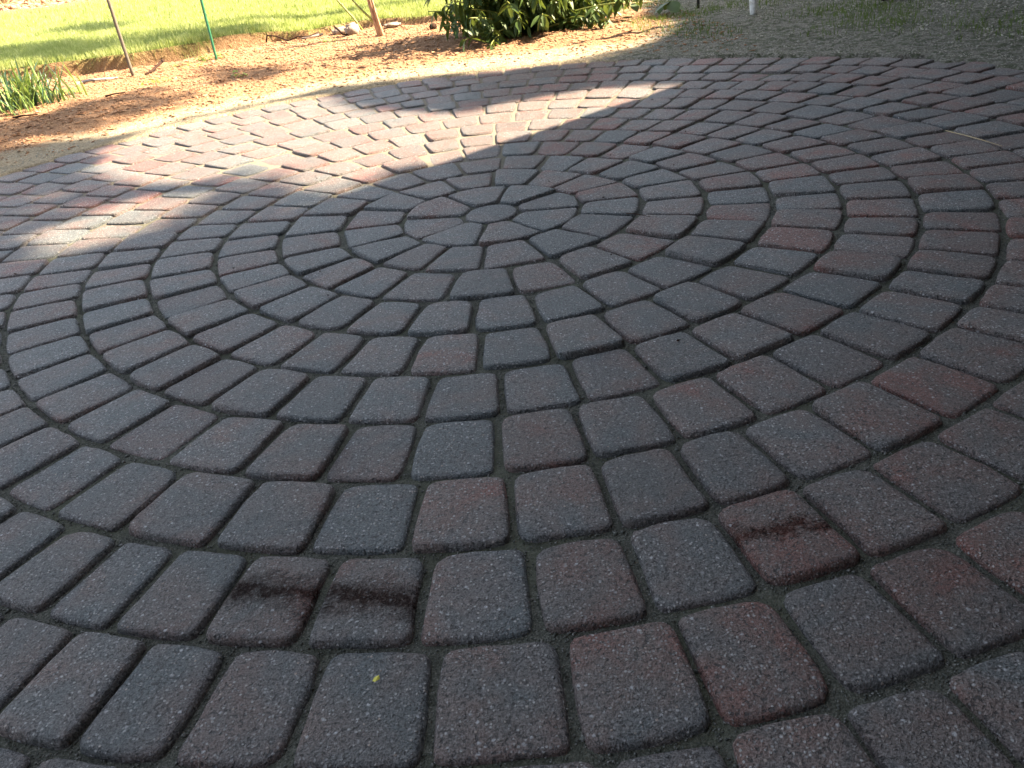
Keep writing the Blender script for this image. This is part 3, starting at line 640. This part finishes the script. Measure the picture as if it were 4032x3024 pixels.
strap_clump('daffodil_clump', -2.50, 2.98, 'dense clump of blue-green strap leaves at the left edge of the bed', 'plant', 130, .12, .27, .012, [M_DAFF, M_DAFF, M_DAFF2])
strap_clump('bulb_shoot', -2.40, 2.76, 'pale green strap-leaved shoot standing in front of the dense blue-green clump', 'plant', 8, .014, .20, .008, [M_DAFF2], (0, 360), (.15, .6))
strap_clump('arching_bulb_shoot', -2.46, 2.72, 'pale shoot with leaves arching over to the left in front of the dense clump', 'plant', 9, .02, .17, .008, [M_DAFF2, M_DAFF2, M_DAFF], (130, 230), (.6, 1.1))
# weeds -------------------------------------------------------------
def weed(x, y, r, n, s, label):
    z = float(gz(np.array(x), np.array(y))); root = empty('weed', (x, y, z), label, 'weed'); V, F = [], []
    for i in range(n):
        a = random.random()*6.28; q = r*math.sqrt(random.random())
        Mx = Matrix.Translation((q*math.cos(a)*1.3, q*math.sin(a)*.7, random.uniform(.004, .03))) @ Matrix.Rotation(random.random()*6.28, 4, 'Z') @ Matrix.Rotation(random.uniform(-.7, .5), 4, 'Y') @ Matrix.Scale(s*random.uniform(.6, 1.2), 4)
        b0 = len(V); V += [Mx @ vv.co for vv in WM.vertices]; F += [tuple(k+b0 for k in p.vertices) for p in WM.polygons]
    o = new_obj('foliage', V, F, M_WEED, root, smooth=True); o['kind'] = 'stuff'
WM = leaf_mesh('weed_leaf', .022, .012, M_WEED, .2, .3)
weed(-2.40, 3.27, .075, 130, 1, 'bright green low weed cushion between the strap-leaved clump and the grey stake')
weed(-1.86, 3.24, .07, 60, .9, 'pale yellowish weed tuft on the mulch below the grey stake')
weed(-1.80, 3.75, .10, 50, .8, 'scattered pale groundcover between the grey stake and the green stake')
weed(-1.72, 4.08, .09, 80, 1.1, 'yellow-green weed patch at the foot of the green stake')
weed(-1.30, 2.97, .025, 16, 1.3, 'small green seedling on dark mulch near the patio edge')
weed(-.92, 4.05, .04, 16, 1.0, 'tiny pale seedling on sunlit mulch left of the sapling')
weed(-.50, 2.42, .05, 20, .7, 'sparse seedlings in the sandy strip behind the middle of the patio')

# stakes, sapling, post ---------------------------------------------
def rod(name, x, y, top, r, material, label, cat, seg=10, z0=-.05):
    z = float(gz(np.array(x), np.array(y))); o = empty(name, (x, y, z), label, cat)
    m = 14; pts = [(top[0]*k/m + random.gauss(0, .0008), top[1]*k/m + random.gauss(0, .0008), z0+(top[2]-z0)*k/m) for k in range(m+1)]
    V, F = tube(pts, [r*random.uniform(.96, 1.04) for _ in range(m+1)], seg); new_obj('rod', V, F, material, o, smooth=True); return o
gs = rod('garden_stake', -2.15, 3.72, (-.02, 0, 1.5), .0115, M_STAKE, 'tall thin weathered grey garden stake at the edge of the lawn', 'stake', 6)
V, F = tube([(0, 0, .0), (0, 0, .004)], [.016, .014], 8); new_obj('soil_collar', V, F, M_CHIP, gs)
gs = rod('garden_stake', -1.68, 4.0, (.02, 0, 1.4), .0085, M_GREEN, 'tall thin green coated garden stake at the edge of the lawn', 'stake', 8)
for k in range(30):
    V, F = tube([(.0002*k, 0, .02+.04*k), (.0002*k, 0, .024+.04*k)], [.0098, .0098], 8)
    new_obj('rib', V, F, M_GREEN, gs) if k < 8 else None
rod('dark_stake', 1.40, 3.34, (0, 0, 1.0), .009, M_DARK, 'thin dark stake behind the shrub on the right', 'stake', 8)
wp = empty('white_post', (1.53, 2.70, float(gz(np.array(1.53), np.array(2.7)))), 'slim post with flaking white paint standing in rough grass at the top right', 'post')
V, F = tube([(0, 0, -.03), (.001, 0, .02), (.0, 0, .06), (.002, 0, .3), (0, 0, .9)], [.014, .017, .021, .022, .022], 12); new_obj('shaft', V, F, M_WHITE, wp, smooth=True)
V, F = tube([(.024, 0, .16), (.012, 0, .162)], [.004, .004], 6); new_obj('bolt', V, F, M_DARK, wp)
sap = empty('sapling', (-.585, 4.2, float(gz(np.array(-.585), np.array(4.2)))), 'young reddish-brown sapling trunk with a forked stem in the mulch left of the shrub', 'sapling')
V, F = tube([(0, 0, -.03), (-.008, 0, .03), (-.022, 0, .10), (-.035, .01, .20), (-.06, .01, .4), (-.08, .02, 1.2)], [.026, .021, .018, .015, .014, .010], 10); new_obj('trunk', V, F, M_BARK, sap, smooth=True)
V, F = tube([(.012, -.005, -.02), (.006, -.012, .04), (-.006, -.016, .12), (-.018, -.012, .22), (-.03, -.01, .6)], [.016, .012, .010, .009, .008], 8); new_obj('stem', V, F, M_BARK, sap, smooth=True)
V, F = tube([(-.02, 0, .07), (-.05, 0, .12), (-.10, .0, .18), (-.16, .01, .26), (-.26, .02, .5)], [.009, .008, .007, .006, .005], 8); new_obj('branch', V, F, M_STEM, sap, smooth=True)
th = empty('thin_cane', (-.74, 4.62, float(gz(np.array(-.74), np.array(4.62)))), 'thin yellow-green cane leaning left behind the pale stone block', 'cane')
V, F = tube([(0, 0, -.02), (-.06, 0, .09), (-.13, 0, .19), (-.22, 0, .33), (-.4, 0, .7)], [.008, .0075, .007, .006, .005], 8); new_obj('cane', V, F, M_STEM, th, smooth=True)
for k in (1, 2):
    V, F = tube([(-.06*k, 0, .09*k), (-.064*k, 0, .096*k)], [.009, .009], 8); new_obj('node', V, F, M_STEM, th)

# small things on the bed --------------------------------------------
def rock(name, x, y, s, material, label, cat, rot=0, sub=2, parent=None, z=None):
    import bmesh
    bm = bmesh.new(); bmesh.ops.create_cube(bm, size=1)
    bmesh.ops.bevel(bm, geom=bm.edges[:], offset=.18, segments=2, affect='EDGES')
    bmesh.ops.subdivide_edges(bm, edges=bm.edges[:], cuts=1)
    for v in bm.verts: v.co += Vector((random.gauss(0, .02), random.gauss(0, .02), random.gauss(0, .02)))
    me = bpy.data.meshes.new(name); bm.to_mesh(me); bm.free(); me.materials.append(material); me.polygons.foreach_set('use_smooth', np.ones(len(me.polygons), bool))
    o = bpy.data.objects.new(name, me); COL.objects.link(o); o.scale = s; o.rotation_euler = (random.gauss(0, .1), random.gauss(0, .1), rot)
    o.location = (x, y, (float(gz(np.array(x), np.array(y))) if z is None else z)+s[2]*.35); return tag(o, label, cat)
rock('edging_block', -.80, 4.42, (.095, .07, .085), M_BLOCK, 'squared pale stone block at the lawn edge left of the sapling', 'stone', .5)
rock('edging_stone', -.91, 4.58, (.11, .07, .05), M_BLOCK, 'low rounded pale stone just left of the squared block', 'stone', .2)
rock('edging_stone', -1.12, 4.60, (.16, .05, .03), M_BLOCK, 'long flat buried stone in the lawn edge above the dead roots', 'stone', .1)
rock('edging_stone', -.52, 4.52, (.12, .06, .035), M_BLOCK, 'flat pale stone in the lawn edge just right of the sapling', 'stone', .3)
rock('edging_stone', -.22, 4.12, (.045, .04, .04), M_TWIG, 'dark round clod on sunlit soil at the left of the shrub', 'clod', .3)
def twig(name, pts, r, material, label, cat, side=None):
    x0, y0 = pts[0][0], pts[0][1]
    P = [Vector((p[0], p[1], float(gz(np.array(p[0]), np.array(p[1])))+p[2])) for p in pts]
    V, F = tube(P, [r*(1-.45*i/len(P)) for i in range(len(P))], 7)
    if side:
        for s in side:
            Q = [Vector((p[0], p[1], float(gz(np.array(p[0]), np.array(p[1])))+p[2])) for p in s]; tube(Q, [r*.6]*len(Q), 6, V, F)
    return tag(new_obj(name, V, F, material, smooth=True), label, cat)
twig('dead_root', [(-1.46, 4.62, .005), (-1.44, 4.6, .05), (-1.36, 4.52, .045), (-1.28, 4.5, .015), (-1.2, 4.47, .03), (-1.12, 4.5, .02), (-1.06, 4.55, .035)], .006, M_TWIG,
     'dark dead root twisting along the lawn edge right of the green stake', 'root', [[(-1.3, 4.5, .02), (-1.27, 4.42, .0)], [(-1.2, 4.47, .03), (-1.14, 4.44, .005)], [(-1.36, 4.52, .045), (-1.3, 4.56, .01)]])
twig('bent_stick', [(-.93, 4.52, .055), (-.90, 4.47, .04), (-.87, 4.41, .012), (-.83, 4.38, .006)], .008, M_TWIG, 'short dark bent stick leaning by the pale stone block', 'stick')
twig('dark_root', [(-2.02, 3.98, .045), (-2.04, 3.90, .03), (-2.06, 3.80, .012), (-2.07, 3.72, .006)], .010, M_TWIG, 'short dark root stub on the mulch just right of the grey stake', 'root')
twig('drip_pipe', [(-2.49, 3.62, -.012), (-2.485, 3.66, .010), (-2.42, 3.69, .014), (-2.36, 3.72, .010), (-2.27, 3.77, -.004)], .010, M_PIPE, 'short piece of scuffed grey pipe half buried left of the grey stake', 'pipe')
twig('fallen_stick', [(2.16, 2.56, .012), (2.24, 2.53, .016), (2.33, 2.49, .012)], .009, M_TWIG, 'dark fallen stick on the shaded ground at the top right', 'stick')
twig('mulch_twig', [(-2.02, 2.86, .008), (-1.98, 2.88, .012), (-1.93, 2.92, .008)], .005, M_TWIG, 'small brown twig on mulch right of the strap-leaved clump', 'twig')
twig('mulch_twig', [(-2.38, 2.52, .008), (-2.33, 2.53, .010), (-2.27, 2.56, .008)], .005, M_TWIG, 'small brown twig on mulch in front of the strap-leaved clump', 'twig')
# dry straw and scraps on the pavers
def flat(name, pts, r, material, label, cat, z=.006):
    V, F = tube([(p[0], p[1], z+(p[2] if len(p) > 2 else 0)) for p in pts], [r*.8]+[r]*(len(pts)-2)+[r*.5], 6); return tag(new_obj(name, V, F, material, smooth=True), label, cat)
flat('pine_needle', [(1.272, .165, .001), (1.285, .10, .003), (1.30, .03, .003), (1.315, -.035, .001)], .0011, M_STRAW, 'long tan pine needle lying across two pavers at the right', 'needle')
flat('straw_bit', [(.322, -.165, .001), (.345, -.185, .002), (.372, -.215, .001)], .0011, M_TWIG, 'tiny dark stalk lying in the joint by the centre stones', 'stalk')
V = [(-.192, -1.509, .0035), (-.189, -1.512, .0045), (-.184, -1.508, .0038), (-.185, -1.504, .0055), (-.190, -1.505, .0040)]
tag(new_obj('leaf_scrap', V, [(0, 1, 2, 3, 4)], M_YLEAF), 'tiny yellow leaf scrap on a paver near the bottom of the frame', 'leaf')
n = 46; x = rng.uniform(-1.6, .9, n); y = rng.uniform(-.9, 1.4, n)
o = scatter('seed_debris', np.stack([x, y, np.full(n, .002)], -1), rng.uniform(.0014, .0030, n), M_TWIG, elong=1.8); tag(o, 'tiny dark seeds and crumbs scattered on the pavers', 'debris')

# far bed dry shrub ---------------------------------------------------
def dry_shrub(x, y, n, h, label):
    root = empty('dry_shrub', (x, y, .03), label, 'shrub'); V, F = [], []
    for i in range(n):
        a = random.random()*6.28; ln = random.uniform(.1, .9); H = h*random.uniform(.4, 1)
        pts = [(0.2*math.cos(a)*t+math.cos(a)*H*ln*t*t + random.gauss(0, .02), .2*math.sin(a)*t+math.sin(a)*H*ln*t*t, H*t) for t in (0, .3, .6, 1)]
        tube(pts, [.012, .009, .006, .003], 4, V, F, False)
    new_obj('twigs', V, F, M_STRAW, root)['kind'] = 'stuff'
    n2 = 500; P = np.stack([rng.normal(0, .45, n2), rng.normal(0, .35, n2), np.abs(rng.normal(.15, .2, n2))], -1)
    scatter('withered_leaves', P, rng.uniform(.02, .05, n2), M_CHIP, parent=root, flat=.2)
dry_shrub(-7.9, 14.4, 120, 1.0, 'pale dry twiggy shrub at the far left of the bed across the lawn')
dry_shrub(-6.1, 14.6, 90, .8, 'pale dry twiggy shrub in the middle of the bed across the lawn')
dry_shrub(-4.6, 13.9, 70, .6, 'low brown dry shrub at the right end of the bed across the lawn')

# ------------------------------------------------------------------ house on the right, behind the camera
u_, n_ = Vector((.8, .6, 0)), Vector((-.6, .8, 0))
house = empty('house', tuple(n_*-2.19 + u_*4), 'brown sided house just outside the right of the view, shading the patio', 'house')
O = Vector(house.location)
def hp(t, nn, z): return (u_*(t-4) + n_*(nn+2.19) + Vector((0, 0, z)))
def box(a0, a1, b0, b1, z0, z1, name, material, parent):
    V = [hp(a, b, z) for z in (z0, z1) for (a, b) in ((a0, b0), (a1, b0), (a1, b1), (a0, b1))]
    F = [(3, 2, 1, 0), (4, 5, 6, 7), (0, 1, 5, 4), (1, 2, 6, 5), (2, 3, 7, 6), (3, 0, 4, 7)]
    return new_obj(name, V, F, material, parent)
H = 4.2
box(-4.5, 16, -9.7, -2.19, -.2, H-.02, 'wall', M_SIDING, house)
V = [hp(-4.9, -1.86, H), hp(16.4, -1.86, H), hp(16.4, -5.95, H+2.3), hp(-4.9, -5.95, H+2.3), hp(-4.9, -10.1, H), hp(16.4, -10.1, H)]
V += [v+Vector((0, 0, .16)) for v in V]
F = [(0, 1, 2, 3), (3, 2, 5, 4), (6, 9, 8, 7), (9, 10, 11, 8), (0, 6, 7, 1), (4, 5, 11, 10), (0, 3, 9, 6), (3, 4, 10, 9), (1, 7, 8, 2), (2, 8, 11, 5)]
new_obj('roof', V, F, M_ROOF, house)
box(-.9, 9, -2.16, -.76, 2.32, 2.42, 'added_shade_roof', M_SIDING, house)  # added unseen roof slab, darkens the lower right paving
for t in (-3, 3.2, 9):
    for z in (.9,):
        w = box(t, t+1.1, -2.19, -2.16, z, z+1.3, 'window', M_WHITE, house); box(t+.06, t+1.04, -2.163, -2.154, z+.06, z+1.24, 'pane', M_GLASS, w)

# ------------------------------------------------------------------ trees up-sun whose leaves dapple the ground
STRIP = [(0.85, 1.22), (0.30, .80), (0.08, 0.60), (-.02, 0.50), (-0.16, 0.60), (-0.32, 0.62), (-0.42, 0.42), (-0.6, 0.54), (-0.69, 0.82), (-0.86, 0.84), (-0.97, 0.76), (-1.2, 0.84), (-1.45, 1.15), (-1.52, 1.50), (-1.4, 1.80), (-1.0, 1.96), (-0.84, 2.03), (-0.69, 1.99), (-0.5, 1.58), (-0.27, 1.39), (-0.12, 1.25), (0.03, 1.29), (0.24, 1.36), (0.44, 1.35), (0.68, 1.29)]
BLOB = [(-.94, 0.56), (-.95, 0.36), (-1.10, 0.16), (-1.30, 0.20), (-1.31, 0.41), (-1.13, 0.60)]
MULCH = [(-9, 2.0), (-3.2, 2.1), (-2.4, 1.9), (-2.1, 1.75), (-1.9, 1.75), (-1.55, 1.75), (-1.2, 1.95), (-.75, 2.25), (-.19, 2.20), (.19, 2.10), (.54, 2.06), (.73, 2.12), (.91, 2.34), (1.1, 2.7), (1.0, 3.2), (1.25, 4.0), (1.6, 4.4), (2.6, 5), (5, 9), (5, 40), (-40, 40), (-40, 2)]
SEMI2 = [(0.01, 0.56), (-0.19, 0.42), (-0.25, 0.1), (-0.39, 0.12), (-0.69, 0.41), (-0.83, 0.61), (-0.93, 1.05), (-0.43, 0.86)]
SEMI = [(-2.0, 1.5), (-1.8, .5), (-1.2, -.1), (-.3, .2), (0, .5), (-.1, 1.2), (-1.2, 2.0), (-1.6, 1.7)]
DARKS = [[(-1.74, 3.75), (-1.44, 3.4), (-1.08, 3.15), (-1.0, 2.82), (-1.21, 2.72), (-1.42, 2.84), (-1.62, 3.3)],
         [(-1.85, 3.0), (-1.5, 2.55), (-1.5, 2.35), (-1.8, 1.85), (-2.25, 1.9), (-2.6, 2.4), (-2.14, 2.72)],
         [(-4.24, 7.48), (-3.44, 7.07), (-3.13, 6.5), (-3.34, 6.3), (-4.07, 6.9)],
         [(-4.8, 6.2), (-3.53, 5.81), (-2.9, 5.2), (-2.23, 5.1), (-1.75, 5.1), (-1.6, 4.9), (-1.72, 4.6), (-2.04, 4.42), (-2.66, 4.42), (-3.4, 4.5)]]
def shade(x, y):
    lit = np.clip(1.15+poly_dist(x, y, STRIP)/.06, 0, 1)
    lit = np.maximum(lit, .95*np.clip(.8+poly_dist(x, y, BLOB)/.10, 0, 1))
    m = np.clip(.5+poly_dist(x, y, MULCH)/.12, 0, 1)
    for i, dk in enumerate(DARKS):
        m = np.minimum(m, 1-(.88, .80, .78, .78)[i]*np.clip(.5+poly_dist(x, y, dk)/.22, 0, 1))
    semi = .09*np.clip(.5+poly_dist(x, y, SEMI)/.3, 0, 1)*np.clip(vnoise(x, y, 5, 77)*2.4-.5, .1, 1.5)
    semi = np.maximum(semi, .42*np.clip(.5+poly_dist(x, y, SEMI2)/.16, 0, 1)*np.clip(vnoise(x, y, 6, 78)*1.4+.2, 0, 1))
    return 1-np.maximum(np.maximum(lit, m), semi)
def leaf_cloud(N_, x0, x1, y0, y1, t0, t1, size):
    x = rng.uniform(x0, x1, N_); y = rng.uniform(y0, y1, N_)
    S = -np.log(np.clip(1-shade(x, y), .015, 1))/4.2
    keep = (rng.random(N_) < S*(.7+.6*vnoise(x, y, 3.2, 51))) & (.8*y-.6*x > .40)
    x, y = x[keep], y[keep]; n = len(x); t = rng.uniform(t0, t1, n)
    P = np.stack([x+sdir.x*t, y+sdir.y*t, sdir.z*t], -1)
    A = rng.normal(size=(n, 3)); A /= np.linalg.norm(A, axis=1)[:, None]; B = np.cross(A, rng.normal(size=(n, 3))); B /= np.linalg.norm(B, axis=1)[:, None]
    s = size*rng.uniform(.7, 1.3, n)[:, None]
    V = np.stack([P-A*s, P+B*s*.45, P+A*s, P-B*s*.45], 1)
    return V.reshape(-1, 3), np.arange(n*4).reshape(-1, 4), P
TB = Vector((9.0, 3.9, 0))
tree = empty('shade_tree', tuple(TB), 'tall leafy tree just outside the right of the view, dappling the patio with shade', 'tree')
V, F = tube([(0, 0, -.1), (0, 0, 1.5), (.05, -.05, 3.2), (.1, -.1, 4.6), (0, 0, 5.8)], [.17, .13, .12, .10, .07], 10); new_obj('trunk', V, F, M_TREEBARK, tree, smooth=True)
for (x, y, t) in ((1.5, 1.4, 9.6), (.5, 1.72, 10.2), (2.2, 3.0, 9.4), (-.35, 1.75, 10.4), (.1, .1, 9.6), (2.4, 1.8, 10.6)):
    a = Vector((0, 0, 5.6)); b = Vector((x, y, 0)) + sdir*t - TB; V, F = tube([a, a.lerp(b, .5)+Vector((0, 0, .12)), b], [.05, .03, .012], 7); new_obj('limb', V, F, M_TREEBARK, tree, smooth=True)
V, F, P = leaf_cloud(110000, -2.2, 3.4, -1.4, 4.3, 9.0, 10.8, .05)
cr = new_obj('crown', V - np.array(TB), F, M_TREELEAF, tree)
cr['kind'] = 'stuff'
# added leaf canopy out of view, darkens the right of the patio
n = 300000; P = np.stack([rng.uniform(-.2, 6.5, n), rng.uniform(-2.6, 4.4, n), rng.uniform(2.3, 4.6, n)], -1)
k = P[:, 2]/sdir.z; sx_, sy_ = P[:, 0]-sdir.x*k, P[:, 1]-sdir.y*k
hid = (.8*sy_-.6*sx_ < .36) | ((shade(sx_, sy_) > .96) & (shade(sx_-.12, sy_) > .96) & (shade(sx_, sy_+.1) > .96) & (shade(sx_, sy_-.1) > .96))
k = hid & (.8*P[:, 1]-.6*P[:, 0] > -1.75) & (P[:, 0] > .1 + .9*vnoise(P[:, 0], P[:, 1], 1.5, 91)) & (vnoise(P[:, 0]+P[:, 2], P[:, 1], 1.7, 93) > .15)
P = P[k]; n = len(P)
A = rng.normal(size=(n, 3)); A /= np.linalg.norm(A, axis=1)[:, None]; B = np.cross(A, rng.normal(size=(n, 3))); B /= np.linalg.norm(B, axis=1)[:, None]
V = np.stack([P-A*.10, P+B*.05, P+A*.10, P-B*.05], 1).reshape(-1, 3) - np.array(TB)
new_obj('added_canopy', V, np.arange(n*4).reshape(-1, 4), M_TREELEAF, tree)['kind'] = 'stuff'
tree2 = empty('shade_tree', (6.0, 6.6, 0), 'second leafy tree further off to the right, casting the shade bands on the lawn', 'tree')
V, F = tube([(0, 0, -.1), (0, 0, 2), (.3, 0, 6), (1.0, .1, 11)], [.2, .16, .12, .04], 10); new_obj('trunk', V, F, M_TREEBARK, tree2, smooth=True)
V, F, P = leaf_cloud(26000, -5.2, -2.0, 1.2, 4.2, 12.0, 14.0, .065); V2, F2, P2 = leaf_cloud(22000, -5.2, -1.4, 4.2, 8.0, 13.0, 15.0, .09)
V = np.concatenate([V, V2]); F = np.concatenate([F, F2+len(V)-len(V2)])
cr = new_obj('crown', V - np.array([6.0, 6.6, 0]), F, M_TREELEAF, tree2); cr['kind'] = 'stuff'
# added unseen hedging, blocks sky light from the right side
added_hedge = empty('added_hedge', (5.3, 4, 0), 'added evergreen hedging just outside the right of the view, blocking sky light', 'added_hedge')
V, F = [], []
for k in range(9):
    tube([(random.gauss(0, .1), -3.2+k*.8, 0), (random.gauss(0, .1), -3.2+k*.8, 2.6)], [.05, .02], 6, V, F)
new_obj('stems', V, F, M_TREEBARK, added_hedge)
n = 16000; P = np.stack([rng.uniform(-.45, .45, n), rng.uniform(-3.6, 3.6, n), rng.uniform(.05, 2.8, n)], -1)
A = rng.normal(size=(n, 3)); A /= np.linalg.norm(A, axis=1)[:, None]; B = np.cross(A, rng.normal(size=(n, 3))); B /= np.linalg.norm(B, axis=1)[:, None]
V = np.stack([P-A*.07, P+B*.035, P+A*.07, P-B*.035], 1).reshape(-1, 3)
new_obj('foliage', V, np.arange(n*4).reshape(-1, 4), M_TREELEAF, added_hedge)['kind'] = 'stuff'
added_hedge2 = empty('added_hedge', (5.2, 8.2, 0), 'second added evergreen hedging, unseen above the top right of the view, blocking sky reflections', 'added_hedge')  # added, unseen: keeps bright sky out of reflections on the right-hand pavers
V, F = [], []
for k in range(6): tube([(-2.2+k*.85, 0, 0), (-2.2+k*.85, 0, 2.6)], [.05, .02], 6, V, F)
new_obj('stems', V, F, M_TREEBARK, added_hedge2)
P = P[:, [1, 0, 2]]*np.array([.7, 1, 1.15]); A = A[:, [1, 0, 2]]; B = B[:, [1, 0, 2]]
V = np.stack([P-A*.07, P+B*.035, P+A*.07, P-B*.035], 1).reshape(-1, 3)
new_obj('foliage', V, np.arange(n*4).reshape(-1, 4), M_TREELEAF, added_hedge2)['kind'] = 'stuff'

GROUPS = {'weed': 'small weeds on the mulch bed', 'garden_stake': 'garden stakes along the lawn edge', 'edging_stone': 'pale stones in the lawn edge',
          'dry_shrub': 'dry shrubs in the bed across the lawn', 'shade_tree': 'trees outside the right of the view', 'added_hedge': 'added hedges outside the view, blocking sky light',
          'mulch_twig': 'twigs on the mulch', 'bulb_shoot': 'pale bulb shoots', 'arching_bulb_shoot': 'pale bulb shoots'}
for o in COL.objects:
    b = o.name.split('.')[0]
    if o.parent is None and b in GROUPS and 'label' in o: o['group'] = GROUPS[b]
